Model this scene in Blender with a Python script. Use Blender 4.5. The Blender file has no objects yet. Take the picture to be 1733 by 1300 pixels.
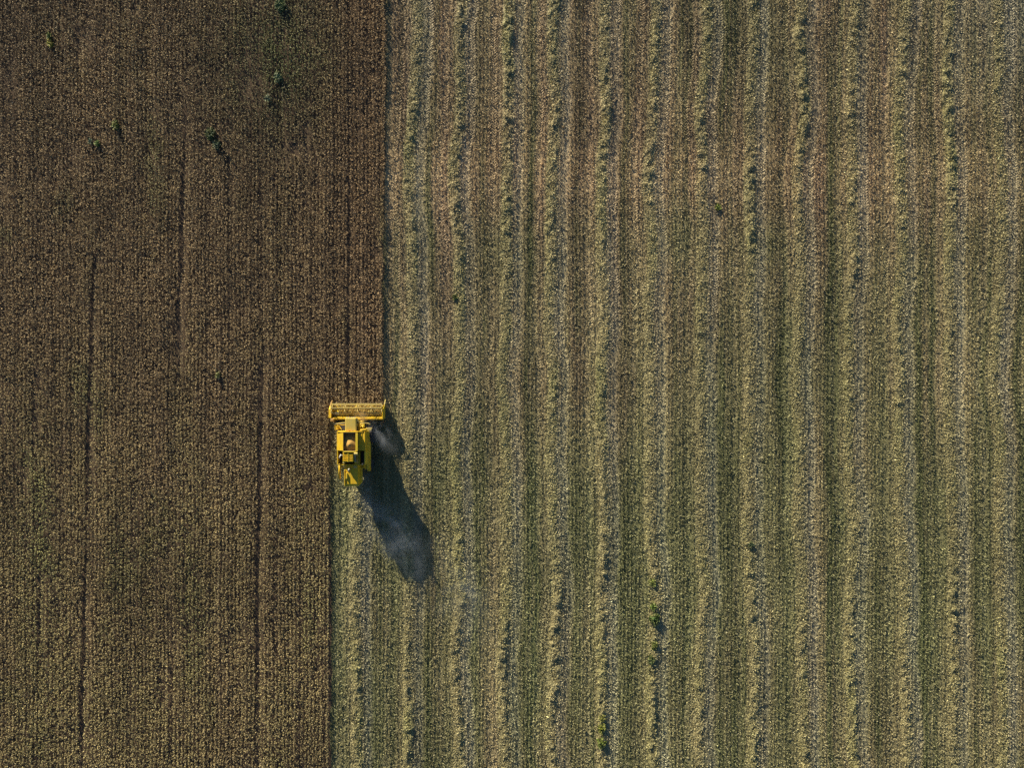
import bpy, bmesh, math
import numpy as np
from mathutils import Vector, Matrix

R = math.radians
rng = np.random.default_rng(11)
scene = bpy.context.scene
col = scene.collection

# ---------------------------------------------------------------- layout
PX = 0.06                      # metres of ground per photo pixel
H = 69.33                      # drone height
CU, CV = 866.5, 650.0

def W(u, v, z=0.0):            # place in the field of a photo point known to be z metres up
    k = (H - z) / H * PX
    return ((u - CU) * k, (CV - v) * k, z)

def gx(u): return (u - CU) * PX
def gy(v): return (CV - v) * PX

X0, X1, Y0, Y1 = -57.0, 57.0, -44.0, 44.0   # area carrying modelled vegetation
SUN_EL, SUN_AZ = R(14.0), R(28.5)           # sun ahead-left of the machine

# ---------------------------------------------------------------- numpy noise
def _hash(ix, iy, seed):
    h = (ix.astype(np.int64) * 374761393 + iy.astype(np.int64) * 668265263 + seed * 1442695041) & 0xFFFFFFFF
    h = ((h ^ (h >> 13)) * 1274126177) & 0xFFFFFFFF
    h = (h ^ (h >> 16)) & 0xFFFFFFFF
    return h / 4294967295.0

def vn(x, y, sx, sy, seed):
    """smooth value noise in 0..1, cell size sx by sy metres"""
    x = np.asarray(x, float) / sx + 1000.0; y = np.asarray(y, float) / sy + 1000.0
    ix = np.floor(x); iy = np.floor(y)
    fx = x - ix; fy = y - iy
    fx = fx * fx * (3 - 2 * fx); fy = fy * fy * (3 - 2 * fy)
    a = _hash(ix, iy, seed); b = _hash(ix + 1, iy, seed)
    c = _hash(ix, iy + 1, seed); d = _hash(ix + 1, iy + 1, seed)
    return (a * (1 - fx) + b * fx) * (1 - fy) + (c * (1 - fx) + d * fx) * fy

def fbm(x, y, sx, sy, seed):
    return 0.55 * vn(x, y, sx, sy, seed) + 0.3 * vn(x, y, sx / 2.1, sy / 2.1, seed + 1) + 0.15 * vn(x, y, sx / 4.3, sy / 4.3, seed + 2)

def sstep(a, b, x):
    t = np.clip((x - a) / (b - a), 0, 1)
    return t * t * (3 - 2 * t)

# ---------------------------------------------------------------- field lines
VK = [-40, 325, 650, 975, 1340]
ROWS = [   # windrow centre in photo columns at the rows VK, plumpness
    (601, 601, 601, 604, 607, 1.00),
    (706, 695, 698, 690, 689, 1.00),
    (786, 772, 775, 775, 772, 0.95),
    (868, 855, 852, 855, 850, 0.85),
    (940, 935, 935, 937, 935, 1.10),
    (1027, 1018, 1018, 1022, 1020, 1.00),
    (1110, 1100, 1100, 1107, 1103, 1.00),
    (1193, 1187, 1187, 1190, 1185, 0.85),
    (1277, 1265, 1268, 1272, 1272, 1.05),
    (1360, 1352, 1350, 1355, 1355, 0.90),
    (1447, 1440, 1438, 1442, 1447, 0.95),
    (1528, 1523, 1520, 1528, 1535, 0.85),
    (1610, 1605, 1600, 1610, 1616, 1.05),
    (1692, 1690, 1686, 1690, 1696, 0.70),
]
def row_x(i, y):
    v = CV - np.asarray(y) / PX
    base = np.interp(v, VK, [gx(c) for c in ROWS[i][:5]])
    return base + 0.36 * (vn(y, y * 0 + i, 7.0, 1.0, 71 + i) - 0.5) * 2 + 0.12 * (vn(y, y * 0 + i, 2.0, 1.0, 171 + i) - 0.5) * 2

CUT_Y = gy(709)                # the cutter bar: the crop ahead still stands
def edge_x(y):                 # where the standing crop ends
    v = CV - np.asarray(y) / PX
    top = np.interp(v, [-60, 200, 420, 690], [gx(654.5), gx(653), gx(648.5), gx(649)])
    bot = np.interp(v, [690, 900, 1050, 1360], [gx(559), gx(559), gx(562), gx(558)])
    e = np.where(v < 697, top, bot)
    return e + 0.12 * (vn(y, y * 0, 1.6, 1, 5) - 0.5) * 2 + 0.08 * (vn(y, y * 0, 0.5, 1, 6) - 0.5) * 2

def lane(x, y):
    """signed distance to the nearest windrow and its index"""
    best = np.full(x.shape, 99.0); idx = np.zeros(x.shape, int)
    for i in range(len(ROWS)):
        d = x - row_x(i, y)
        if i == 0: d = np.where(y > gy(800), 99.0, d)
        m = np.abs(d) < np.abs(best)
        best = np.where(m, d, best); idx = np.where(m, i, idx)
    return best, idx

BROWN = np.array([0.355, 0.255, 0.145])
STRAW = np.array([0.47, 0.395, 0.185])
GREEN = np.array([0.185, 0.20, 0.08])
GREY = np.array([0.41, 0.375, 0.25])
def mixc(a, b, t): return a * (1 - t[:, None]) + b * t[:, None]

def stubble_tint(x, y):
    """colour of the cut ground: brown, straw, greening and grey chaff bands running with the rows"""
    d, i = lane(x, y)
    v = CV - y / PX; u = CU + x / PX
    g = np.clip(fbm(x, y, 2.2, 22, 31) * 1.1 + fbm(x, y, 14, 17, 34) * 1.1 - 1.08 + 0.3 * sstep(320, 420, v) + 0.42 * sstep(400, 900, v) + 0.1 * sstep(900, 1700, u), 0, 1)
    for pu, pv, ru, rv in ((1130, 400, 50, 55), (1290, 415, 40, 45), (850, 420, 60, 60), (1205, 790, 25, 120), (1350, 640, 20, 90), (1665, 1060, 18, 90), (870, 1240, 14, 60), (700, 330, 14, 60), (1560, 1120, 16, 120)):
        g = np.clip(g + 0.5 * np.exp(-((u - pu) / ru) ** 2 - ((v - pv) / rv) ** 2), 0, 1)
    s = np.clip(fbm(x, y, 1.3, 26, 41) * 1.7 - 0.55 + 0.25 * sstep(300, 700, v) + 0.15 * sstep(700, 1700, u), 0, 1)
    c = mixc(np.broadcast_to(BROWN, (len(x), 3)), STRAW, 0.6 * s)
    c = mixc(c, np.broadcast_to(GREEN, c.shape), 0.72 * g)
    chaff = sstep(0.2, 0.7, d) * (1 - sstep(1.3, 1.9, d)) * (0.35 + 0.65 * fbm(x, y, 2, 12, 47))
    c = mixc(c, np.broadcast_to(GREY, c.shape), 0.6 * chaff)
    li = np.clip(i, 0, 20).astype(float)
    for kk, (lo, hi, wd_, am) in enumerate(((1.7, 3.4, 0.42, 0.8), (2.0, 4.2, 0.25, 0.6))):
        c0 = lo + (hi - lo) * _hash(li, li * 0, 401 + kk)
        dd = np.where(d < 0, d + 5.0, d)
        st = am * np.clip(vn(y, li * 3.7, 17, 1, 411 + kk) * 1.5 - 0.25 + 0.25 * sstep(300, 600, v), 0, 1)
        band = np.exp(-((dd - c0 - 0.15 * (vn(y, li, 9, 1, 421) - .5)) / wd_) ** 2) * st
        c = mixc(c, np.broadcast_to(GREEN * 0.72, c.shape), np.clip(band, 0, 0.85))
    spread = (1 - sstep(0.4, 0.9, np.abs(d)))
    c = mixc(c, np.broadcast_to(STRAW * 1.05, c.shape), 0.5 * spread)
    corner = np.exp(-((u - 1740) / 110) ** 2 - ((v + 10) / 150) ** 2)  # pale haze over the upper right corner, painted into the ground colour
    c = mixc(c, np.broadcast_to(GREY, c.shape), 0.6 * corner)
    tone = 0.80 + 0.40 * fbm(x, y, 9, 6, 53)  # overall tone: noise, streaks, then one darker and one paler cross band
    tone *= 0.72 + 0.56 * fbm(x, y, 0.8, 34, 57)
    tone *= 1 - 0.12 * np.exp(-((v - 205 - 40 * fbm(x, y, 20, 20, 58)) / 26) ** 2) + 0.22 * np.exp(-((v - 285 - 30 * (fbm(x, y, 12, 12, 56) - .5)) / 55) ** 2)
    rust = np.exp(-((v - 270) / 110) ** 2) * fbm(x, y, 4, 8, 59)
    c = mixc(c, c * np.array([1.04, 0.97, 0.95]), np.clip(rust * 1.1, 0, 1))
    return c * tone[:, None]

def track_mask(x, y):
    d, i = lane(x, y)
    a = np.exp(-((d - 1.4) / 0.27) ** 2) + np.exp(-((d + 1.4) / 0.27) ** 2)
    return a

# ---------------------------------------------------------------- materials
def new_mat(name):
    m = bpy.data.materials.new(name); m.use_nodes = True
    nt = m.node_tree
    return m, nt, nt.nodes['Principled BSDF']

def leaf_mat(name, scale=9.0, rough=0.75, trans=0.0):
    m, nt, b = new_mat(name)
    N = nt.nodes; L = nt.links
    at = N.new('ShaderNodeAttribute'); at.attribute_name = 'tint'
    ge = N.new('ShaderNodeNewGeometry')
    no = N.new('ShaderNodeTexNoise'); no.inputs['Scale'].default_value = scale; no.inputs['Detail'].default_value = 2
    L.new(ge.outputs['Position'], no.inputs['Vector'])
    mr = N.new('ShaderNodeMapRange'); mr.inputs[1].default_value = 0.25; mr.inputs[2].default_value = 0.75
    mr.inputs[3].default_value = 0.75; mr.inputs[4].default_value = 1.25
    L.new(no.outputs['Fac'], mr.inputs[0])
    mx = N.new('ShaderNodeVectorMath'); mx.operation = 'SCALE'
    L.new(at.outputs['Color'], mx.inputs[0]); L.new(mr.outputs[0], mx.inputs['Scale'])
    L.new(mx.outputs[0], b.inputs['Base Color'])
    b.inputs['Roughness'].default_value = rough
    b.inputs['Specular IOR Level'].default_value = 0.25
    return m

def paint_mat(name, rgb, rough=0.42, dust=0.35, metal=0.0, dust_rgb=(0.42, 0.34, 0.2), scale=2.2):
    m, nt, b = new_mat(name)
    N = nt.nodes; L = nt.links
    tc = N.new('ShaderNodeTexCoord')
    no = N.new('ShaderNodeTexNoise'); no.inputs['Scale'].default_value = scale; no.inputs['Detail'].default_value = 8
    no.inputs['Roughness'].default_value = 0.65
    L.new(tc.outputs['Object'], no.inputs['Vector'])
    cr = N.new('ShaderNodeValToRGB'); cr.color_ramp.elements[0].position = 0.38; cr.color_ramp.elements[1].position = 0.72
    cr.color_ramp.elements[0].color = (0, 0, 0, 1); cr.color_ramp.elements[1].color = (dust, dust, dust, 1)
    L.new(no.outputs['Fac'], cr.inputs['Fac'])
    mx = N.new('ShaderNodeMix'); mx.data_type = 'RGBA'
    mx.inputs[6].default_value = (*rgb, 1); mx.inputs[7].default_value = (*dust_rgb, 1)
    L.new(cr.outputs['Color'], mx.inputs[0]); L.new(mx.outputs[2], b.inputs['Base Color'])
    if name.startswith('yellow'):
        n2 = N.new('ShaderNodeTexNoise'); n2.inputs['Scale'].default_value = 3.1; n2.inputs['Detail'].default_value = 6
        mp = N.new('ShaderNodeMapping'); mp.inputs['Scale'].default_value = (2.2, 0.6, 1.0); mp.inputs['Location'].default_value = (3, 1, 7)
        L.new(tc.outputs['Object'], mp.inputs['Vector']); L.new(mp.outputs[0], n2.inputs['Vector'])
        c2 = N.new('ShaderNodeValToRGB'); c2.color_ramp.elements[0].position = 0.5; c2.color_ramp.elements[1].position = 0.75
        c2.color_ramp.elements[0].color = (0, 0, 0, 1); c2.color_ramp.elements[1].color = (0.6, 0.6, 0.6, 1)
        L.new(n2.outputs['Fac'], c2.inputs['Fac'])
        m2 = N.new('ShaderNodeMix'); m2.data_type = 'RGBA'; m2.inputs[7].default_value = (0.52, 0.24, 0.02, 1)
        L.new(c2.outputs['Color'], m2.inputs[0]); L.new(mx.outputs[2], m2.inputs[6]); L.new(m2.outputs[2], b.inputs['Base Color'])
    mr = N.new('ShaderNodeMapRange'); mr.inputs[3].default_value = rough; mr.inputs[4].default_value = min(1, rough + 0.35)
    L.new(no.outputs['Fac'], mr.inputs[0]); L.new(mr.outputs[0], b.inputs['Roughness'])
    b.inputs['Metallic'].default_value = metal
    return m

M_CROP = leaf_mat('ripe_crop')
M_STUB = leaf_mat('stubble')
M_STRAW = leaf_mat('straw', rough=0.65)
M_WEED = leaf_mat('weed_leaf', rough=0.6)
M_GOLD = leaf_mat('cut_stems', rough=0.7)
YELLOW = paint_mat('yellow_paint', (0.82, 0.50, 0.004), dust=0.3, dust_rgb=(0.56, 0.42, 0.09))
YELLOW2 = paint_mat('yellow_paint_worn', (0.80, 0.55, 0.012), dust=0.4, rough=0.5, dust_rgb=(0.56, 0.43, 0.11))
PALE = paint_mat('dusty_bars', (0.60, 0.45, 0.10), dust=0.6, rough=0.55)
ROOF = paint_mat('dusty_roof', (0.58, 0.41, 0.06), dust=0.8, rough=0.7, dust_rgb=(0.52, 0.40, 0.12))
DARK = paint_mat('dark_steel', (0.045, 0.045, 0.048), dust=0.25, rough=0.55, dust_rgb=(0.14, 0.12, 0.08))
STEEL = paint_mat('bare_steel', (0.34, 0.34, 0.28), dust=0.7, rough=0.5, metal=0.15)
RUBBER = paint_mat('tyre_rubber', (0.03, 0.03, 0.032), dust=0.5, rough=0.85, dust_rgb=(0.12, 0.10, 0.07))
TANKIN = paint_mat('tank_lining', (0.13, 0.10, 0.07), dust=0.5, rough=0.7, dust_rgb=(0.2, 0.13, 0.07))
WHITE = paint_mat('pale_plastic', (0.7, 0.68, 0.6), dust=0.3, rough=0.4)
ORANGE = paint_mat('rusty_guard', (0.50, 0.24, 0.02), dust=0.5, rough=0.6)
def glass_mat():
    m, nt, b = new_mat('cab_glass')
    b.inputs['Base Color'].default_value = (0.03, 0.045, 0.035, 1)
    b.inputs['Roughness'].default_value = 0.12
    return m
GLASS = glass_mat()
def red_mat():
    m, nt, b = new_mat('amber_lens'); b.inputs['Base Color'].default_value = (0.6, 0.16, 0.01, 1); b.inputs['Roughness'].default_value = 0.25
    return m
AMBER = red_mat()
def grain_mat():
    m, nt, b = new_mat('grain')
    N = nt.nodes; L = nt.links
    tc = N.new('ShaderNodeTexCoord')
    no = N.new('ShaderNodeTexNoise'); no.inputs['Scale'].default_value = 40; no.inputs['Detail'].default_value = 3
    L.new(tc.outputs['Object'], no.inputs['Vector'])
    cr = N.new('ShaderNodeValToRGB')
    cr.color_ramp.elements[0].color = (0.46, 0.23, 0.04, 1); cr.color_ramp.elements[1].color = (0.74, 0.43, 0.10, 1)
    L.new(no.outputs['Fac'], cr.inputs['Fac']); L.new(cr.outputs['Color'], b.inputs['Base Color'])
    bp = N.new('ShaderNodeBump'); bp.inputs['Strength'].default_value = 0.5; bp.inputs['Distance'].default_value = 0.02
    L.new(no.outputs['Fac'], bp.inputs['Height']); L.new(bp.outputs['Normal'], b.inputs['Normal'])
    b.inputs['Roughness'].default_value = 0.8
    return m
GRAIN = grain_mat()

# ---------------------------------------------------------------- fast mesh building
def mesh_from_quads(name, V, T, mat, extra=None):
    """V (n,4,3) quads with one colour T (n,3) each; extra = (verts, faces4, tints) for a connected base sheet"""
    n = len(V)
    verts = V.reshape(-1, 3); faces = np.arange(n * 4).reshape(-1, 4); tint = T
    if extra is not None:
        ev, ef, et = extra
        faces = np.vstack([faces, ef + len(verts)]); verts = np.vstack([verts, ev]); tint = np.vstack([tint, et])
    nf = len(faces)
    me = bpy.data.meshes.new(name)
    me.vertices.add(len(verts)); me.vertices.foreach_set('co', verts.astype(np.float32).ravel())
    me.loops.add(nf * 4); me.loops.foreach_set('vertex_index', faces.astype(np.int32).ravel())
    me.polygons.add(nf); me.polygons.foreach_set('loop_start', np.arange(0, nf * 4, 4, dtype=np.int32))
    me.update(calc_edges=True)
    at = me.attributes.new('tint', 'FLOAT_COLOR', 'FACE')
    c = np.ones((nf, 4), np.float32); c[:, :3] = np.clip(tint, 0.004, 0.9); at.data.foreach_set('color', c.ravel())
    me.materials.append(mat)
    return me

def blades(c, yaw, pitch, roll, ln, wd):
    a = np.stack([np.cos(yaw) * np.cos(pitch), np.sin(yaw) * np.cos(pitch), np.sin(pitch)], 1)
    h = np.stack([-np.sin(yaw), np.cos(yaw), np.zeros_like(yaw)], 1)
    n = np.cross(a, h)
    b = h * np.cos(roll)[:, None] + n * np.sin(roll)[:, None]
    a = a * (ln / 2)[:, None]; b = b * (wd / 2)[:, None]
    return np.stack([c - a - b, c + a - b * 0.7, c + a * 1.0 + b * 0.7, c - a + b], 1)

def tag(o, label=None, cat=None, group=None, kind=None):
    if label: o['label'] = label
    if cat: o['category'] = cat
    if group: o['group'] = group
    if kind: o['kind'] = kind
    return o

def link(name, me, parent=None):
    o = bpy.data.objects.new(name, me); col.objects.link(o)
    if parent: o.parent = parent
    return o

# ---------------------------------------------------------------- ground
def build_ground():
    xs = np.arange(X0 - 1, X1 + 1.01, 0.12); ys = np.arange(Y0 - 1, Y1 + 1.01, 0.35)
    far = 2500.0
    xs = np.concatenate([[-far, -400, -120], xs, [120, 400, far]]); ys = np.concatenate([[-far, -400, -120], ys, [120, 400, far]])
    XX, YY = np.meshgrid(xs, ys); x = XX.ravel(); y = YY.ravel()
    tr = track_mask(x, y) * (x > edge_x(y))
    z = 0.07 * (fbm(x, y, 1.2, 1.2, 3) - 0.5) - 0.05 * tr
    nx, ny = len(xs), len(ys)
    q = (np.arange(ny - 1)[:, None] * nx + np.arange(nx - 1)[None, :]).ravel()
    F = np.stack([q, q + 1, q + nx + 1, q + nx], 1)
    me = bpy.data.meshes.new('field_ground')
    V = np.stack([x, y, z], 1).astype(np.float32)
    me.vertices.add(len(V)); me.vertices.foreach_set('co', V.ravel())
    me.loops.add(len(F) * 4); me.loops.foreach_set('vertex_index', F.astype(np.int32).ravel())
    me.polygons.add(len(F)); me.polygons.foreach_set('loop_start', np.arange(0, len(F) * 4, 4, dtype=np.int32))
    me.update(calc_edges=True)
    c = np.ones((len(V), 4), np.float32)
    st = stubble_tint(x, y) * 0.95
    soil = np.broadcast_to(np.array([0.13, 0.09, 0.055]), st.shape)
    t = (x < edge_x(y)).astype(float)
    c[:, :3] = mixc(st, soil, t)
    at = me.attributes.new('tint', 'FLOAT_COLOR', 'POINT'); at.data.foreach_set('color', c.ravel())
    m, nt, b = new_mat('field_soil')
    N = nt.nodes; L = nt.links
    a = N.new('ShaderNodeAttribute'); a.attribute_name = 'tint'
    ge = N.new('ShaderNodeNewGeometry')
    no = N.new('ShaderNodeTexNoise'); no.inputs['Scale'].default_value = 7; no.inputs['Detail'].default_value = 6; no.inputs['Roughness'].default_value = 0.7
    L.new(ge.outputs['Position'], no.inputs['Vector'])
    mr = N.new('ShaderNodeMapRange'); mr.inputs[1].default_value = 0.3; mr.inputs[2].default_value = 0.7; mr.inputs[3].default_value = 0.55; mr.inputs[4].default_value = 1.4
    L.new(no.outputs['Fac'], mr.inputs[0])
    mx = N.new('ShaderNodeVectorMath'); mx.operation = 'SCALE'
    L.new(a.outputs['Color'], mx.inputs[0]); L.new(mr.outputs[0], mx.inputs['Scale']); L.new(mx.outputs[0], b.inputs['Base Color'])
    bp = N.new('ShaderNodeBump'); bp.inputs['Strength'].default_value = 0.6; bp.inputs['Distance'].default_value = 0.05
    L.new(no.outputs['Fac'], bp.inputs['Height']); L.new(bp.outputs['Normal'], b.inputs['Normal'])
    b.inputs['Roughness'].default_value = 0.95; b.inputs['Specular IOR Level'].default_value = 0.1
    me.materials.append(m)
    o = link('field_ground', me); o['kind'] = 'structure'
build_ground()

# ---------------------------------------------------------------- standing crop
GAPS = [   # dark tramlines in the crop: photo (column, row) path, half width m, strength along the path
    ([(322, 60), (316, 190), (314, 240), (308, 420), (303, 560), (300, 680)], 0.11, [0.1, 0.45, 0.8, 0.9, 0.9, 0.1]),
    ([(590, 0), (591, 300), (592, 380), (590, 480), (589, 670)], 0.09, [0.45, 0.5, 1.0, 0.9, 0.7]),
    ([(162, 430), (157, 560), (152, 700), (149, 900), (145, 1040), (141, 1180), (138, 1300)], 0.13, [0.7, 0.8, 0.9, 0.5, 0.9, 1.0, 0.5]),
    ([(446, 560), (444, 640), (441, 760), (438, 960), (436, 1120), (434, 1300)], 0.13, [0.3, 0.9, 1.0, 1.0, 0.7, 0.6]),
    ([(388, 240), (390, 520), (386, 700)], 0.09, [0.5, 0.5, 0.3]),
    ([(72, 950), (68, 1040), (66, 1150)], 0.09, [0.5, 0.8, 0.4]),
    ([(512, 820), (510, 1000), (506, 1300)], 0.08, [0.4, 0.5, 0.5]),
    ([(290, 1020), (292, 1160), (290, 1290)], 0.09, [0.3, 0.6, 0.5]),
    ([(345, 560), (343, 700), (342, 880)], 0.08, [0.4, 0.5, 0.3]),
    ([(262, 0), (268, 180), (274, 300)], 0.08, [0.4, 0.5, 0.2]),
    ([(40, 700), (46, 1000)], 0.08, [0.4, 0.4]),
    ([(605, 520), (604, 600), (603, 690)], 0.07, [0.2, 0.6, 0.7]),
    ([(530, 380), (527, 560), (526, 760), (523, 900)], 0.08, [0.3, 0.6, 0.6, 0.3]),
    ([(442, 240), (444, 380), (443, 560)], 0.09, [0.4, 0.6, 0.4]),
    ([(232, 600), (228, 820), (224, 1000), (221, 1300)], 0.08, [0.3, 0.55, 0.5, 0.4]),
    ([(108, 700), (104, 900), (101, 1100)], 0.08, [0.3, 0.6, 0.4]),
    ([(556, 740), (554, 900), (553, 1100), (550, 1300)], 0.07, [0.3, 0.5, 0.4, 0.5]),
    ([(468, 860), (466, 1010), (464, 1200)], 0.08, [0.3, 0.5, 0.4]),
    ([(620, 0), (622, 160), (623, 330)], 0.07, [0.5, 0.5, 0.3]),
    ([(378, 780), (376, 960), (372, 1180)], 0.08, [0.4, 0.5, 0.3]),
    ([(412, 60), (414, 200), (416, 330)], 0.08, [0.3, 0.5, 0.3]),
]
def crop_colour(x, y):
    v = CV - y / PX; u = CU + x / PX
    base = np.array([0.325, 0.232, 0.115])
    olive = np.array([0.345, 0.275, 0.120])
    green = np.array([0.21, 0.225, 0.075])
    t = np.clip(sstep(550, 1000, v) * 0.8 + (fbm(x, y, 3, 11, 61) - 0.5) * 1.2, 0, 1)
    c = mixc(np.broadcast_to(base, (len(x), 3)), olive, t)
    gr = np.exp(-(((u - 470) / 105) ** 2 + ((v - 95) / 125) ** 2)) * 1.2 * (0.4 + 0.9 * fbm(x, y, 2, 3, 67)) + 0.5 * sstep(0.62, 0.8, fbm(x, y, 4, 8, 66)) + 0.5 * np.exp(-((u - 60) / 40) ** 2) * sstep(560, 700, v) * fbm(x, y, 3, 5, 68)
    c = mixc(c, np.broadcast_to(green, c.shape), np.clip(gr * 0.7, 0, 1))
    # the drier strip at the far left and a warm band near the cut edge
    warm = np.exp(-((u - 610) / 50) ** 2) * (1 - sstep(400, 900, v))
    c = mixc(c, np.broadcast_to(np.array([0.38, 0.235, 0.115]), c.shape), 0.5 * warm)
    k = (0.62 + 0.76 * fbm(x, y, 9, 10, 69)) * (0.80 + 0.40 * fbm(x, y, 1.2, 16, 70))
    k *= 1 - 0.25 * np.exp(-(((u - 520) / 140) ** 2 + ((v - 150) / 170) ** 2))
    return c * k[:, None]

def build_crop():
    dens = 60.0
    n = int((gx(660) - X0) * (Y1 - Y0) * dens)
    x = rng.uniform(X0, gx(660), n); y = rng.uniform(Y0, Y1, n)
    ne = int(2600); ye = rng.uniform(Y0, Y1, ne)
    x = np.concatenate([x, edge_x(ye) - 0.04 - rng.uniform(0, 0.35, ne)]); y = np.concatenate([y, ye]); n += ne
    row = 0.38
    snap = np.round(x / row) * row + 0.05 * np.sin(y * 0.35)
    k = rng.uniform(0, 1, n) < 0.68
    k &= x < edge_x(y) - 0.45
    x = np.where(k, snap + rng.normal(0, 0.055, n), x)
    ok = x < edge_x(y) - 0.02
    # the strip the header stands in
    ok &= ~((x > gx(557)) & (y < gy(690)))
    v = CV - y / PX
    for path, hw, st in GAPS:
        pu = [p[0] for p in path]; pv = [p[1] for p in path]
        cx = np.interp(v, pv, [gx(a) for a in pu]) + 0.10 * (vn(y, y * 0, 1.1, 1, 91) - 0.5)
        s = np.interp(v, pv, st, left=0, right=0)
        hit = (np.abs(x - cx) < (hw + 0.03) * (0.75 + 0.6 * s)) & (rng.uniform(0, 1, n) < s * 1.35)
        ok &= ~hit
    # thin places and dips
    thin = sstep(0.60, 0.78, fbm(x, y, 2.6, 5, 97)) * 0.45 + sstep(0.62, 0.8, fbm(x, y, 0.7, 9, 99)) * 0.35
    for (uu, vv, ru, rv) in [(354, 232, 20, 22), (500, 250, 30, 16), (275, 1165, 8, 26), (64, 640, 9, 30), (60, 700, 8, 40)]:
        thin = np.maximum(thin, 0.85 * np.exp(-((x - gx(uu)) / (ru * PX)) ** 2 - ((y - gy(vv)) / (rv * PX)) ** 2))
    ok &= rng.uniform(0, 1, n) > thin
    x = x[ok]; y = y[ok]; n = len(x)
    hgt = 0.30 + 0.13 * fbm(x, y, 1.0, 1.5, 81) + 0.07 * (fbm(x, y, 6, 9, 83) - .5) + rng.normal(0, 0.022, n)
    ri = np.round(x / row)
    hgt += 0.20 * (_hash(ri, ri * 0, 611) - 0.55) * vn(y, ri * 5.3, 14, 1, 612) + 0.07 * np.exp(-((edge_x(y) - x) / 0.3) ** 2)
    hgt -= 0.10 * sstep(0.55, 0.8, fbm(x, y, 0.55, 24, 84)) + 0.09 * sstep(0.55, 0.75, fbm(x, y, 3.5, 4, 86))
    pc = crop_colour(x, y) * np.exp(rng.normal(0, 0.15, n))[:, None]
    Q = 4
    r = np.abs(rng.normal(0, 0.052, (n, Q))); ph = rng.uniform(0, 2 * np.pi, (n, Q))
    zz = hgt[:, None] * (1 - 0.65 * rng.uniform(0, 1, (n, Q)) ** 1.3)
    c = np.stack([x[:, None] + r * np.cos(ph), y[:, None] + r * np.sin(ph), zz], 2).reshape(-1, 3)
    m = n * Q
    b = np.exp(rng.normal(0, 0.24, m))
    T = np.repeat(pc, Q, 0) * b[:, None]
    pal = rng.uniform(0, 1, m) < 0.03
    T[pal] = T[pal] * 0.5 + np.array([0.50, 0.42, 0.29]) * 0.55
    V = blades(c, rng.uniform(0, 2 * np.pi, m), rng.normal(0, 0.6, m), rng.normal(0, 0.7, m), rng.uniform(0.055, 0.11, m), rng.uniform(0.04, 0.07, m))
    o = link('standing_crop', mesh_from_quads('standing_crop', V, T, M_CROP))
    tag(o, 'uncut brown ripe crop covering the left of the field up to the combine', 'crop', kind='stuff')
build_crop()

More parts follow.
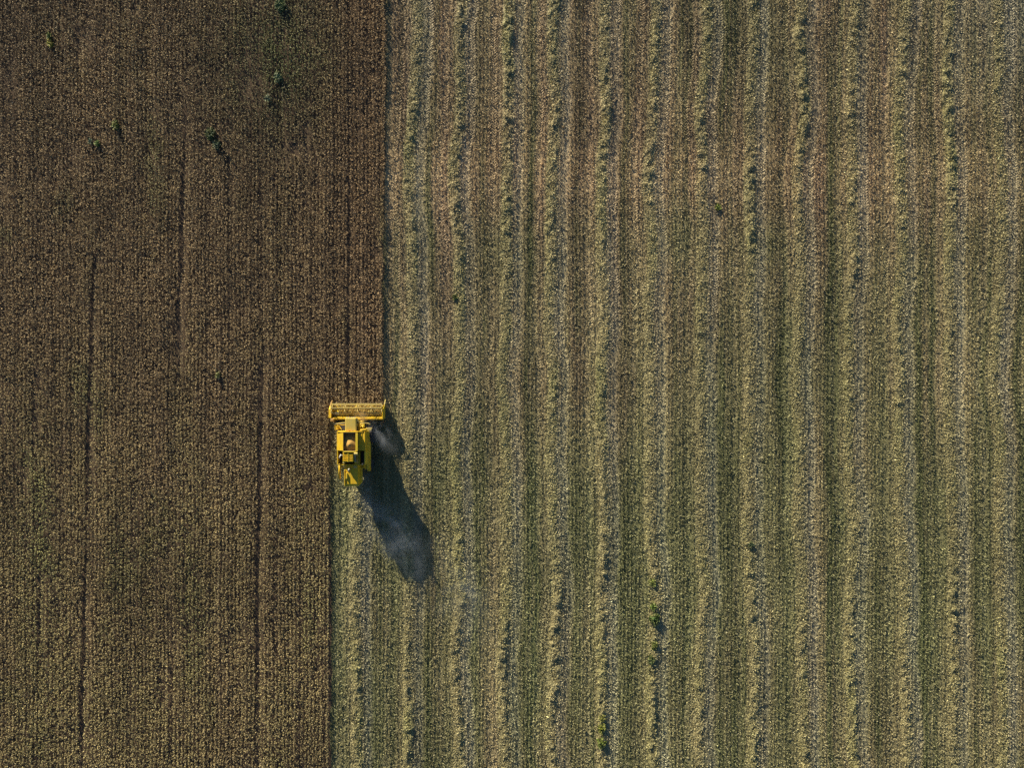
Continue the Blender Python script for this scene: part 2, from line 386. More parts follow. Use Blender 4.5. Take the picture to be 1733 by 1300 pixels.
# ---------------------------------------------------------------- stubble
def build_stubble():
    area = (X1 - gx(555)) * (Y1 - Y0)
    n = int(area * 112)
    x = rng.uniform(gx(555), X1, n); y = rng.uniform(Y0, Y1, n)
    d, i = lane(x, y)
    stalk = rng.uniform(0, 1, n) < 0.42
    row = 0.375
    wob = 0.04 * np.sin(y * 0.22) + 0.05 * np.sin(y * 0.061 + 1)
    x = np.where(stalk, np.round((x - wob) / row) * row + wob + rng.normal(0, 0.035, n), x)
    ok = x > edge_x(y) + 0.06
    ok &= ~(stalk & (x < edge_x(y) + 0.7))
    tr = track_mask(x, y)
    ok &= ~(stalk & (rng.uniform(0, 1, n) < 0.85 * tr))
    ok &= ~(rng.uniform(0, 1, n) < 0.35 * tr)
    ok &= ~(stalk & (np.abs(d) < 0.55))
    thin = sstep(0.55, 0.8, fbm(x, y, 0.5, 14, 131))
    ok &= rng.uniform(0, 1, n) > 0.5 * thin
    x = x[ok]; y = y[ok]; stalk = stalk[ok]; n = len(x)
    T = stubble_tint(x, y)
    u = np.exp(rng.normal(0, 0.30, n)); T = T * u[:, None]
    pale = (rng.uniform(0, 1, n) < 0.10) & ~stalk
    T[pale] = 0.6 * T[pale] + 0.42 * np.array([0.46, 0.40, 0.26])
    hs = rng.uniform(0.09, 0.20, n) * (0.7 + 0.6 * fbm(x, y, 1.6, 9, 137))
    yaw = rng.uniform(0, 2 * np.pi, n)
    pitch = np.where(stalk, rng.uniform(0.75, 1.5, n), rng.normal(0, 0.45, n))
    roll = np.where(stalk, rng.normal(0, 0.8, n), rng.normal(0, 0.6, n))
    ln = np.where(stalk, hs, rng.uniform(0.07, 0.16, n))
    wd = np.where(stalk, rng.uniform(0.035, 0.07, n), rng.uniform(0.045, 0.085, n))
    z = np.where(stalk, hs * 0.45 - 0.01, rng.uniform(0.015, 0.12, n))
    V = blades(np.stack([x, y, z], 1), yaw, pitch, roll, ln, wd)
    # lug prints: slanted ridges of pressed straw and soil along each wheel track
    LV = []; LT = []
    for i in range(len(ROWS)):
        for s in (-1.4, 1.4):
            yy = np.arange(Y0, Y1, 0.27)
            if i == 0: yy = yy[yy < gy(800)]
            for side in (-1, 1):
                yl = yy + (0.135 if side > 0 else 0) + rng.normal(0, 0.012, len(yy))
                xl = row_x(i, yl) + s + side * 0.13
                keep = (rng.uniform(0, 1, len(yl)) < 0.08 + 0.75 * sstep(0.35, 0.65, fbm(xl, yl, 3, 9, 141)) * (1 - 0.55 * sstep(gy(380), gy(620), yl) * 0 - 0.5 * (yl < gy(520)))) & (xl > edge_x(yl) + 0.2)
                xl = xl[keep]; yl = yl[keep]; m = len(xl)
                LV.append(blades(np.stack([xl, yl, np.full(m, 0.05)], 1), np.full(m, side * R(32)) + rng.normal(0, 0.06, m), rng.normal(0, 0.08, m), np.full(m, -0.35) + rng.normal(0, 0.1, m), np.full(m, 0.26), np.full(m, 0.09)))
                LT.append(stubble_tint(xl, yl) * np.exp(rng.normal(0.12, 0.15, m))[:, None])
    V = np.concatenate([V] + LV); T = np.concatenate([T] + LT)
    o = link('stubble', mesh_from_quads('stubble', V, T, M_STUB))
    tag(o, 'short cut stubble and chaff in fine rows over the harvested ground', 'stubble', kind='stuff')
build_stubble()

# ---------------------------------------------------------------- windrows
WL = [
    'short pale straw windrow lying directly behind the yellow combine beside the uncut crop',
    'lumpy straw windrow nearest the upper uncut crop edge, crossed by the combine shadow',
    'straw windrow running just right of the tip of the combine shadow',
    'straw windrow with blue dark hollows near its top, second clear of the combine shadow',
    'bright narrow straw windrow, third clear of the combine shadow',
    'straw windrow with a row of yellow green weeds at its lower end only',
    'straw windrow with dark green bushy weeds scattered along its lower quarter',
    'straw windrow directly right of the one holding the dark green bushy weeds',
    'bright lumpy straw windrow, second right of the one holding dark green bushy weeds',
    'dull straw windrow, fifth from the right edge of the field',
    'straw windrow, fourth from the right edge of the field',
    'flattened greyish straw windrow, third from the right edge of the field',
    'bright straw windrow with dark holes along its middle, second from the right edge',
    'broad faint straw windrow at the far right edge of the field',
]
def build_windrow(i):
    fat = ROWS[i][5]
    ytop = gy(829) if i == 0 else Y1
    ys = np.arange(Y0, ytop, 0.11); ts = np.linspace(-1.15, 1.15, 24)
    TT, YY = np.meshgrid(ts, ys); t = TT.ravel(); y = YY.ravel()
    v = CV - y / PX
    rough = 0.40 + 0.50 * (0.4 + 0.6 * vn(y, y * 0, 6.0, 1, 291 + i))  * (1 - sstep(300, 520, v)) + 0.30 * sstep(800, 1050, v)
    if i in (3,): rough *= 1.0 + 0.6 * (1 - sstep(340, 420, v))
    def hfun(tt, yy, rr):
        xx = row_x(i, yy) + tt
        lump = fbm(xx + 17.3 * i, yy, 0.55, 0.6, 201 + i)
        big = fbm(xx, yy, 1.5, 3.2, 231 + i)
        w = 0.55 + 0.24 * (vn(yy, yy * 0, 2.3, 1, 251 + i) - 0.5)
        prof = np.exp(-(np.abs(tt) / w) ** 2.4)
        hh = fat * prof * (0.5 + 0.85 * vn(yy, yy * 0 + 3.1 * i, 5.5, 1, 295 + i)) * (0.05 + 0.10 * big + rr * 0.58 * np.clip(lump - 0.45, -0.12, 1)) 
        return np.maximum(hh, 0) - 0.03 * (np.abs(tt) > 0.95)
    z = hfun(t, y, rough)
    V = np.stack([row_x(i, y) + t, y, z + 0.004], 1)
    nx, ny = len(ts), len(ys)
    q = (np.arange(ny - 1)[:, None] * nx + np.arange(nx - 1)[None, :]).ravel()
    F = np.stack([q, q + 1, q + nx + 1, q + nx], 1)
    fc = V[F].mean(1)
    def tint(xx, yy, tt):
        vv = CV - yy / PX
        c = np.broadcast_to(np.array([0.42, 0.355, 0.165]), (len(xx), 3))
        yg = np.clip((fbm(xx, yy, 1.5, 6, 271 + i) - 0.35) * 1.6, 0, 1)
        c = mixc(c, np.broadcast_to(np.array([0.36, 0.34, 0.125]), c.shape), yg)
        c = mixc(c, stubble_tint(xx, yy), 0.9 * sstep(0.40, 0.75, np.abs(tt)) + (0.2 + 0.5 * sstep(0.35, 0.7, fbm(xx, yy, 3, 9, 281 + i))) * (1 - sstep(0.45, 0.85, np.abs(tt))))
        return c
    keep = np.abs(fc[:, 0] - row_x(i, fc[:, 1])) < 0.95
    F = F[keep]; fc = fc[keep]
    bt = tint(fc[:, 0], fc[:, 1], fc[:, 0] - row_x(i, fc[:, 1])) * 0.85
    n = int((ytop - Y0) * 1.7 * 150)
    tt = np.clip(rng.normal(0, 0.36, n), -0.98, 0.98); yy = rng.uniform(Y0, ytop, n)
    xx = row_x(i, yy) + tt
    rr = np.interp(yy, ys[::-1] if ys[0] > ys[-1] else ys, rough.reshape(ny, nx)[:, 0])
    zz = hfun(tt, yy, rr) + 0.02 + rng.uniform(0, 0.06, n)
    T = tint(xx, yy, tt) * np.exp(rng.normal(0, 0.28, n))[:, None]
    Q = blades(np.stack([xx, yy, zz], 1), rng.uniform(0, 2 * np.pi, n), rng.normal(0, 0.42, n), rng.normal(0, 0.5, n), rng.uniform(0.08, 0.24, n), rng.uniform(0.03, 0.075, n))
    o = link('straw_windrow', mesh_from_quads('straw_windrow', Q, T, M_STRAW, (V, F, bt)))
    tag(o, WL[i], 'windrow', 'straw windrows along the cut field')
for i in range(len(ROWS)): build_windrow(i)

# ---------------------------------------------------------------- weeds
def build_weed(u, v, rad, hgt, rgb, label, on_row=None):
    if u > 655: hgt *= 0.62
    x, y, _ = W(u, v, hgt * 0.6)
    n = int(170 * (rad / 0.4) ** 2)
    th = rng.uniform(0, 2 * np.pi, n); r = rad * np.sqrt(rng.uniform(0, 1, n)) * (0.72 + 0.28 * np.sin(th * 3 + u) * np.cos(th * 2 + v))
    dome = np.sqrt(np.clip(1 - (r / rad) ** 2, 0.05, 1))
    lob = rng.integers(0, 5, n)
    la = np.arange(5) * 2.4 + u; lr = rad * 0.55 * (0.5 + 0.5 * np.sin(np.arange(5) * 7.1 + v))
    th0, r0 = th, r
    px = r * 0.62 * np.cos(th) + (lr * np.cos(la))[lob]; py = r * 0.62 * np.sin(th) + 1.25 * (lr * np.sin(la))[lob]
    z = hgt * dome * (0.6 + 0.4 * np.sin(np.arange(5) * 3.3 + u)[lob]) * rng.uniform(0.35, 1.0, n) + 0.05
    r = np.hypot(px, py); th = np.arctan2(py, px)
    c = np.stack([r * np.cos(th), r * np.sin(th), z], 1)
    T = np.array(rgb) * np.exp(rng.normal(0, 0.35, n))[:, None]
    V = blades(c, th + rng.normal(0, 0.6, n), rng.normal(-0.1, 0.55, n), rng.normal(0, 0.6, n), rng.uniform(0.12, 0.24, n), rng.uniform(0.06, 0.12, n))
    nh = n // 2; th2 = rng.uniform(0, 6.283, nh); r2 = rad * rng.uniform(0.4, 1.2, nh)
    c2 = np.stack([r2 * np.cos(th2) * 0.7, r2 * np.sin(th2), 0.10 + hgt * rng.uniform(0.1, 0.75, nh)], 1)
    T2 = (0.65 * np.array(rgb) + 0.35 * np.array([0.30, 0.27, 0.10])) * np.exp(rng.normal(0, 0.3, nh))[:, None]
    V = np.concatenate([V, blades(c2, th2, rng.normal(0, 0.5, nh), rng.normal(0, 0.6, nh), rng.uniform(0.1, 0.2, nh), rng.uniform(0.05, 0.1, nh))]); T = np.concatenate([T, T2])
    # stems
    k = 9
    a = rng.uniform(0, 2 * np.pi, k)
    tip = np.stack([np.cos(a) * rad * 0.5, np.sin(a) * rad * 0.5, np.full(k, hgt * 0.7)], 1)
    mid = tip / 2; ln = np.linalg.norm(tip, axis=1)
    S = blades(mid, a, np.arctan2(hgt * 0.7, rad * 0.5) * np.ones(k), np.zeros(k), ln, np.full(k, 0.03))
    V = np.concatenate([V, S]); T = np.concatenate([T, np.broadcast_to(np.array(rgb) * 0.8, (k, 3))])
    o = link('weed_plant', mesh_from_quads('weed_plant', V, T, M_WEED)); o.location = (x, y, 0)
    tag(o, label, 'weed', 'weeds growing in the field')
BG = (0.13, 0.21, 0.03); OG = (0.13, 0.16, 0.03); YG = (0.30, 0.27, 0.035); DG = (0.045, 0.075, 0.02); GG = (0.17, 0.20, 0.12)
WEEDS = [
    (165, 242, 0.32, 0.60, BG, 'bright green round weed, the most vivid one in the brown uncut crop'),
    (153, 238, 0.30, 0.50, GG, 'grey green weed touching the vivid green round weed in the uncut crop'),
    (195, 211, 0.42, 0.62, OG, 'olive green weed a little up and right of the vivid green one'),
    (84, 73, 0.36, 0.60, YG, 'yellow weed in the upper left corner of the uncut crop'),
    (83, 60, 0.30, 0.52, OG, 'dull olive weed just above the yellow weed in the upper left corner'),
    (356, 226, 0.60, 0.62, DG, 'dark green bushy weed in a dark hollow of the uncut crop'),
    (366, 244, 0.50, 0.56, (0.085, 0.115, 0.055), 'smaller grey dark weed below right of the dark bushy one'),
    (452, 166, 0.40, 0.52, GG, 'pale grey green weed low in the greenish patch of crop'),
    (470, 130, 0.50, 0.52, (0.11, 0.16, 0.07), 'wide mid green weed in the middle of the greenish crop patch'),
    (474, 6, 0.65, 0.56, (0.09, 0.15, 0.05), 'large green weed at the top edge of the uncut crop'),
    (1106, 1027, 0.42, 0.55, BG, 'vivid green weed above the largest dark bush on the weedy windrow'),
    (1108, 1049, 0.58, 0.75, (0.07, 0.12, 0.025), 'largest dark green bush growing on a pale straw windrow'),
    (1104, 986, 0.40, 0.50, (0.19, 0.22, 0.05), 'pale green weed topmost on the windrow with the dark bushes'),
    (1107, 1092, 0.45, 0.50, OG, 'olive weed below the largest dark bush on the weedy windrow'),
    (1103, 1117, 0.45, 0.55, (0.09, 0.13, 0.04), 'lowest dark olive weed on the windrow with the largest bush'),
    (1019, 1216, 0.42, 0.60, (0.25, 0.25, 0.05), 'upper yellow green weed at the lower end of a windrow'),
    (1018, 1234, 0.50, 0.66, (0.24, 0.26, 0.04), 'middle yellow green weed at the lower end of a windrow'),
    (1018, 1258, 0.52, 0.72, (0.15, 0.20, 0.03), 'darkest and lowest weed at the lower end of a windrow'),
    (1215, 350, 0.35, 0.30, (0.22, 0.27, 0.04), 'small lime green weed low in the stubble between two upper windrows'),
    (770, 503, 0.28, 0.40, (0.10, 0.13, 0.03), 'small dark weed alone beside a windrow above the combine'),
    (1271, 923, 0.34, 0.42, (0.05, 0.08, 0.04), 'small blackish weed on the bright lumpy windrow'),
    (368, 634, 0.30, 0.48, (0.20, 0.21, 0.06), 'pale olive weed alone in the crop to the upper left of the combine'),
]
for w in WEEDS: build_weed(*w)

# ---------------------------------------------------------------- combine harvester
BX, BY, _ = W(598, 758, 1.5)
machine = bpy.data.objects.new('combine_harvester', None); col.objects.link(machine)
machine.location = (BX, BY, 0); machine.empty_display_size = 2
tag(machine, 'dusty yellow combine harvester cutting along the edge of the brown crop', 'combine harvester')

def L3(u, v, z):
    x, y, z = W(u, v, z); return Vector((x - BX, y - BY, z))

class MB:
    def __init__(s): s.bm = bmesh.new()
    def hull8(s, pts):
        vs = [s.bm.verts.new(p) for p in pts]
        for f in ((0, 3, 2, 1), (4, 5, 6, 7), (0, 1, 5, 4), (1, 2, 6, 5), (2, 3, 7, 6), (3, 0, 4, 7)):
            s.bm.faces.new([vs[k] for k in f])
        return s
    def box(s, x0, x1, y0, y1, z0, z1):
        return s.hull8([(x0, y0, z0), (x1, y0, z0), (x1, y1, z0), (x0, y1, z0), (x0, y0, z1), (x1, y0, z1), (x1, y1, z1), (x0, y1, z1)])
    def pbox(s, u0, u1, v0, v1, z0, z1):            # upright box whose top covers the photo rectangle
        a = L3(u0, v1, z1); b = L3(u1, v0, z1)
        return s.box(a.x, b.x, a.y, b.y, z0, z1)
    def tube(s, pts, r, n=8):
        pts = [Vector(p) for p in pts]; rings = []
        for k, p in enumerate(pts):
            d = (pts[min(k + 1, len(pts) - 1)] - pts[max(k - 1, 0)]).normalized()
            up = Vector((0, 0, 1)) if abs(d.z) < 0.9 else Vector((1, 0, 0))
            a = d.cross(up).normalized(); b = d.cross(a)
            rings.append([s.bm.verts.new(p + a * r * math.cos(t * 2 * math.pi / n) + b * r * math.sin(t * 2 * math.pi / n)) for t in range(n)])
        for A, B in zip(rings, rings[1:]):
            for t in range(n): s.bm.faces.new([A[t], A[(t + 1) % n], B[(t + 1) % n], B[t]])
        s.bm.faces.new(rings[0][::-1]); s.bm.faces.new(rings[-1])
        return s
    def prism(s, prof, x0, x1):                      # profile (y,z) swept along x
        A = [s.bm.verts.new((x0, y, z)) for y, z in prof]; B = [s.bm.verts.new((x1, y, z)) for y, z in prof]
        n = len(prof)
        s.bm.faces.new(A); s.bm.faces.new(B[::-1])
        for k in range(n): s.bm.faces.new([A[k], B[k], B[(k + 1) % n], A[(k + 1) % n]])
        return s
    def xprism(s, prof, y0, y1):                     # profile (x,z) swept along y
        A = [s.bm.verts.new((x, y0, z)) for x, z in prof]; B = [s.bm.verts.new((x, y1, z)) for x, z in prof]
        n = len(prof)
        s.bm.faces.new(A); s.bm.faces.new(B[::-1])
        for k in range(n): s.bm.faces.new([A[k], B[k], B[(k + 1) % n], A[(k + 1) % n]])
        return s
    def lathe(s, prof, c, n=28):                     # profile (offset along x, radius), axis x through c
        rings = []
        for (dx, r) in prof:
            rings.append([s.bm.verts.new((c[0] + dx, c[1] + r * math.cos(t * 2 * math.pi / n), c[2] + r * math.sin(t * 2 * math.pi / n))) for t in range(n)])
        for A, B in zip(rings, rings[1:]):
            for t in range(n): s.bm.faces.new([A[t], A[(t + 1) % n], B[(t + 1) % n], B[t]])
        s.bm.faces.new(rings[0][::-1]); s.bm.faces.new(rings[-1])
        return s
    def build(s, name, mat, parent, bevel=0.0, smooth=False):
        bmesh.ops.recalc_face_normals(s.bm, faces=s.bm.faces)
        me = bpy.data.meshes.new(name); s.bm.to_mesh(me); s.bm.free()
        me.materials.append(mat)
        o = link(name, me, parent)
        if bevel:
            m = o.modifiers.new('edge', 'BEVEL'); m.width = bevel; m.segments = 2; m.limit_method = 'ANGLE'; m.angle_limit = R(40)
        if smooth:
            for p in me.polygons: p.use_smooth = True
        return o

A = machine
# --- header ---------------------------------------------------------------
xl = L3(560.5, 700, 1.0).x; xr = L3(648.5, 700, 1.0).x
yb = L3(600, 707.5, 1.0).y; yf = L3(600, 684.5, 0.2).y
h = MB()
h.prism([(yf, 0.12), (yf, 0.16), (yf - 0.35, 0.20), (yb + 0.45, 0.26), (yb + 0.12, 0.55), (yb + 0.04, 1.0), (yb - 0.04, 1.0), (yb + 0.02, 0.4), (yb + 0.1, 0.12)], xl, xr)
header = h.build('header', YELLOW2, A, 0.01)
MB().box(xl - 0.02, xr + 0.08, yb - 0.17, yb + 0.03, 1.003, 1.13).build('top_beam', YELLOW, header, 0.03)
MB().box(xl + 0.35, xr - 0.3, yb + 0.05, yb + 0.09, 0.62, 0.72).build('deflector_strip', ORANGE, header)
for sgn, x0, x1, mat in ((-1, xl - 0.22, xl + 0.0, YELLOW), (1, xr, xr + 0.06, YELLOW2)):
    d = MB()
    d.prism([(yf + 0.05 if sgn < 0 else yf + 0.25, 0.15), (yf - 0.1, 0.75 if sgn < 0 else 0.62), (yf - 0.45, 1.12), (yb - 0.02, 1.16), (yb - 0.1, 0.2)], x0, x1)
    d.build('end_divider', mat, header, 0.03)
t = L3(653.0, 686, 0.8)
MB().tube([(xr + 0.06, yf - 0.05, 0.7), (xr + 0.08, yf + 0.25, 0.45), (xr + 0.06, yf + 0.5, 0.12)], 0.045).build('divider_point', PALE, header)
MB().tube([(xl - 0.12, yf - 0.15, 0.85), (xl - 0.12, yf + 0.15, 0.5), (xl - 0.1, yf + 0.4, 0.12)], 0.05).build('divider_point', ORANGE, header)
MB().pbox(559, 565.3, 708.5, 714.3, 0.35, 1.24).build('drive_guard', ORANGE, header, 0.08)
# knife bar with fingers
k = MB(); k.box(xl, xr, yf, yf + 0.05, 0.10, 0.13)
for x in np.arange(xl + 0.06, xr, 0.152): k.hull8([(x - .02, yf + .05, .10), (x + .02, yf + .05, .10), (x + .005, yf + .17, .11), (x - .005, yf + .17, .11), (x - .02, yf + .05, .13), (x + .02, yf + .05, .13), (x + .005, yf + .17, .115), (x - .005, yf + .17, .115)])
k.build('knife_bar', STEEL, header)
# auger with flighting
ya, za = yb + 0.38, 0.55
au = MB(); au.tube([(xl + .05, ya, za), (xr - .05, ya, za)], 0.17, 14)
xm = (xl + xr) / 2
for s0, e0, hand in ((xl + .1, xm - .45, 1), (xr - .1, xm + .45, -1)):
    n = 70; prev = None
    for q in range(n + 1):
        x = s0 + (e0 - s0) * q / n; a = hand * 2 * math.pi * abs(x - s0) / 0.5
        p = [au.bm.verts.new((x, ya + rr * math.cos(a), za + rr * math.sin(a))) for rr in (0.165, 0.29)]
        if prev: au.bm.faces.new([prev[0], prev[1], p[1], p[0]])
        prev = p
au.build('auger', STEEL, header)
# reel
yc, zc, rr = L3(600, 692.0, 1.1).y, 1.12, 0.52
xs5 = [xl + 0.08, L3(583, 690, 1.3).x, L3(605, 690, 1.3).x, L3(628, 690, 1.3).x, xr - 0.10]
MB().tube([(xs5[0], yc, zc), (xs5[-1], yc, zc)], 0.05, 10).build('reel_shaft', PALE, header)
for q in range(6):
    a = R(18 + 60 * q); y = yc + rr * math.cos(a); z = zc + rr * math.sin(a)
    b = MB(); b.tube([(xs5[0] - .02, y, z), (xs5[-1] + .02, y, z)], 0.034, 8)
    for x in np.arange(xs5[0] + 0.07, xs5[-1], 0.15): b.tube([(x, y, z), (x + .01, y - 0.03, z - 0.13), (x, y - 0.06, z - 0.25)], 0.011, 4)
    b.build('reel_bar', PALE, header)
for x in xs5:
    sp = MB()
    P = [(yc + rr * math.cos(R(18 + 60 * q)), zc + rr * math.sin(R(18 + 60 * q))) for q in range(6)]
    for q in range(6):
        sp.tube([(x, yc, zc), (x, *P[q])], 0.04, 6); sp.tube([(x, *P[q]), (x, *P[(q + 1) % 6])], 0.018, 5)
    sp.build('reel_spider', PALE, header)
for x in (xl + 0.03, xr - 0.02):
    MB().tube([(x, yb - 0.02, 1.18), (x, yc, zc + 0.02), (x, yc + 0.25, zc - 0.02)], 0.055, 8).build('reel_lift_arm', YELLOW, header)
# --- feeder house
f0 = L3(588, 709, 1.0).x; f1 = L3(616, 709, 1.0).x
MB().prism([(yb - 0.03, 0.25), (yb - 0.03, 0.92), (yb - 1.0, 1.62), (yb - 1.5, 1.75), (yb - 1.5, 1.0), (yb - 0.7, 0.6)], f0, f1).build('feeder_house', YELLOW2, A, 0.03)

# --- body -----------------------------------------------------------------
XL = L3(569.5, 760, 3.52).x; XR = L3(617.0, 760, 3.27).x
yFront = L3(600, 731.5, 3.57).y; yTankB = L3(600, 763.5, 3.57).y; yEngB = L3(600, 787, 3.37).y
b = MB()
b.box(XL + 0.06, XR - 0.02, yEngB - 0.1, yFront - 0.03, 0.95, 2.35)
body = b.build('body', YELLOW2, A, 0.03)
# right side cladding: stepped panels with horizontal ribs, reaching further back
yPanB = L3(622, 797, 1.2).y
MB().box(XR - 0.02, XR + 0.05, yEngB, yFront, 2.30, 3.27).build('side_panel', YELLOW, body, 0.02)
MB().box(XR - 0.02, XR + 0.11, yPanB + 0.25, yFront, 1.75, 2.297).build('side_panel', YELLOW2, body, 0.02)
MB().box(XR - 0.04, XR + 0.17, yPanB, yFront - 0.1, 1.05, 1.747).build('side_panel', YELLOW, body, 0.03)
for z, x in ((3.17, 0.05), (2.55, 0.05), (2.0, 0.11), (1.4, 0.17)):
    MB().box(XR + x, XR + x + 0.03, yPanB + 0.35, yFront - 0.12, z, z + 0.05).build('panel_rib', YELLOW2, body)
MB().box(XL - 0.0, XL + 0.06, yEngB, yFront, 1.1, 3.27).build('side_panel', YELLOW, body, 0.02)
# left hinged lid sloping down to the outside
x581 = L3(580.8, 745, 3.62).x
ld = MB(); yl1 = yTankB + 0.02
ld.xprism([(XL - 0.02, 3.29), (x581, 3.59), (x581, 3.63), (XL - 0.02, 3.34)], yl1, yFront - 0.02)
ld.build('tank_lid', YELLOW, A, 0.015)
MB().box(XL + 0.0, XL + 0.1, yEngB, yl1 - 0.003, 3.17, 3.35).build('deck_rail', YELLOW, A, 0.02)
# tank: four walls and floor
x602 = L3(602, 745, 3.59).x; x606 = L3(606, 745, 3.57).x
tk = MB()
tk.box(x581 - 0.03, x581 + 0.03, yTankB, yFront - 0.1, 2.36, 3.6)
tk.box(x602 + 0.02, x602 + 0.08, yTankB, yFront - 0.1, 2.36, 3.6)
tk.box(x581 - 0.03, x602 + 0.08, yTankB - 0.06, yTankB - 0.003, 2.36, 3.63)
tk.box(x581 - 0.03, x602 + 0.08, yFront - 0.097, yFront - 0.04, 2.36, 3.61)
tk.box(x581 + 0.033, x602 + 0.017, yTankB + 0.003, yFront - 0.1, 2.36, 2.5)
tank = tk.build('grain_tank', TANKIN, A)
MB().box(x602 + 0.0, x606, yTankB - 0.02, yFront - 0.1, 3.603, 3.67).build('tank_rim', YELLOW2, tank, 0.02)
MB().box(x581 - 0.02, x602 + 0.1, yTankB - 0.12, yTankB - 0.01, 3.633, 3.69).build('tank_rim', YELLOW2, tank, 0.02)
# cross auger bar inside the tank
MB().tube([(x581 + .05, yTankB + 0.5, 2.75), (x602 - .05, yTankB + 0.5, 2.75)], 0.07, 10).build('cross_auger', DARK, tank)
# front bulkhead with curved right shoulder
fb = MB()
prof = [(XL + 0.02, 2.36), (XL + 0.02, 3.43), (x581 - .05, 3.63), (x606 - 0.02, 3.63), (x606 + 0.03, 3.27), (XR - 0.1, 3.24), (XR + 0.02, 3.17), (XR + 0.02, 2.36)]
fb.xprism(prof, yFront - 0.035, yFront + 0.07)
fb.build('bulkhead', YELLOW, A, 0.02)
sh = MB(); c0 = L3(622, 730, 3.17)
sh.xprism([(x606 + 0.1, 2.75), (x606 + 0.1, 3.22), (XR - 0.2, 3.29), (XR + 0.12, 3.19), (XR + 0.16, 2.75)], yFront + 0.073, yFront + 0.25)
sh.build('shoulder_cover', YELLOW, A, 0.05)
# right deck below the rim
MB().box(x606 - 0.06, XR - 0.003, yTankB - 0.0, yFront - 0.04, 2.36, 3.2).build('side_deck', YELLOW2, A, 0.015)
for q in range(2):
    x = x606 + 0.28 + q * 0.22
    MB().box(x, x + 0.03, yTankB + 0.02, yFront - 0.1, 3.203, 3.235).build('deck_rib', YELLOW, A)
# --- engine bay
ye0, ye1 = yEngB, yTankB - 0.125
xa = L3(580, 775, 3.57).x; xb = L3(597.5, 775, 3.57).x; xc = L3(606.5, 775, 3.47).x; xd = L3(619, 775, 3.27).x
eb = MB(); eb.box(XL + 0.09, XR - 0.05, ye0 + 0.06, ye1 - 0.02, 2.353, 2.42)
eb.build('engine_floor', DARK, A)
rim = MB()
rim.box(XL + 0.1, XR - 0.06, ye0 - 0.06, ye0 + 0.0, 2.4, 3.18)
rim.box(xd - 0.02, XR - 0.023, ye0 + 0.003, ye1, 2.36, 3.3)
rim.box(xc - 0.03, xc + 0.03, ye0 + 0.003, ye1, 2.36, 3.2)
rim.build('engine_frame', YELLOW2, A, 0.015)
# louvred cover: base box with raised slats
lc = MB(); lc.box(xa, xb, ye0 + 0.30, ye1 - 0.08, 2.5, 3.54)
cover = lc.build('engine_cover', YELLOW2, A, 0.02)
nl = 6; ln_ = (ye1 - 0.1) - (ye0 + 0.32)
for q in range(nl):
    y0 = ye0 + 0.33 + q * ln_ / nl
    s_ = MB(); s_.prism([(y0, 3.543), (y0 + 0.06, 3.62), (y0 + 0.12, 3.62), (y0 + 0.14, 3.543)], xa + 0.03, xb - 0.03)
    s_.build('louvre_slat', YELLOW, cover)
MB().box(xa + 0.5, xa + 0.56, ye0 + 0.31, ye1 - 0.09, 3.623, 3.66).build('cover_strap', YELLOW2, cover)
MB().tube([(xb + .12, ye1 - 0.14, 3.6), (xc - .04, ye1 - 0.14, 3.6)], 0.15, 14).build('air_filter', PALE, A, smooth=False)
MB().tube([(xb + .12, ye1 - 0.2, 3.52), (xb + .15, ye0 + 0.7, 3.32), (xb + .12, ye0 + 0.3, 3.12)], 0.08, 10).build('intake_pipe', STEEL, A, smooth=True)
MB().tube([(xc - .13, ye1 - 0.35, 2.5), (xc - .13, ye1 - 0.36, 3.37), (xc - .13, ye0 + 0.5, 3.39), (xc - .13, ye0 + 0.15, 3.27)], 0.06, 8).build('coolant_pipe', ORANGE, A)
MB().box(xb + 0.02, xc - 0.04, ye0 + 0.01, ye1 - 0.3, 2.42, 3.12).build('engine_block', YELLOW2, A, 0.03)
MB().box(xc + 0.05, xd - 0.05, ye0 + 0.1, ye1 - 0.1, 2.42, 2.52).build('radiator_screen', DARK, A)
MB().tube([(XL + .36, ye1 - 0.15, 2.5), (XL + .34, ye1 - 0.25, 3.27), (XL + .26, ye0 + 0.75, 3.32), (XL + .2, ye0 + 0.62, 3.27)], 0.05, 8).build('breather_pipe', WHITE, A, smooth=True)
MB().box(XL + .35, xa + 0.05, ye1 - 0.34, ye1 - 0.28, 3.27, 3.33).build('pipe_bracket', WHITE, A)
MB().tube([(xa + .02, ye0 + 0.2, 2.42), (xa + .02, ye0 + 0.2, 3.32)], 0.10, 12).build('fuel_cap', PALE, A)
# --- straw hood at the rear
hx0 = L3(583, 805, 2.95).x; hx1 = L3(606.5, 805, 2.95).x
yh0 = L3(595, 823.3, 2.9).y; yh1 = ye0 - 0.063
hd = MB()
hd.prism([(yh1, 1.2), (yh1, 3.06), (yh0 + 0.25, 3.04), (yh0, 2.94), (yh0 + 0.12, 1.3), (yh0 + 0.35, 1.1)], hx0, hx1)
hood = hd.build('straw_hood', YELLOW, A, 0.03)
MB().box(hx0 + .02, hx0 + .09, yh0 + 0.1, yh1 - 0.45, 3.062, 3.16).build('hood_flange', YELLOW, hood, 0.02)
MB().box(hx1 + .003, hx1 + .05, yh0 + 0.15, yh1, 1.3, 2.0).build('hood_side_guard', YELLOW2, hood, 0.015)
ex = L3(590, 793, 3.6)
MB().tube([(ex.x, yh1 - 0.35, 3.04), (ex.x, yh1 - 0.35, 3.58), (ex.x + 0.02, yh1 - 0.50, 3.72)], 0.085, 12).build('exhaust_pipe', STEEL, A, smooth=True)
MB().box(hx0 + 0.18, hx0 + 0.34, yh0 + 0.75, yh1 - 0.75, 3.063, 3.2).build('straw_spreader_motor', YELLOW2, hood, 0.04)
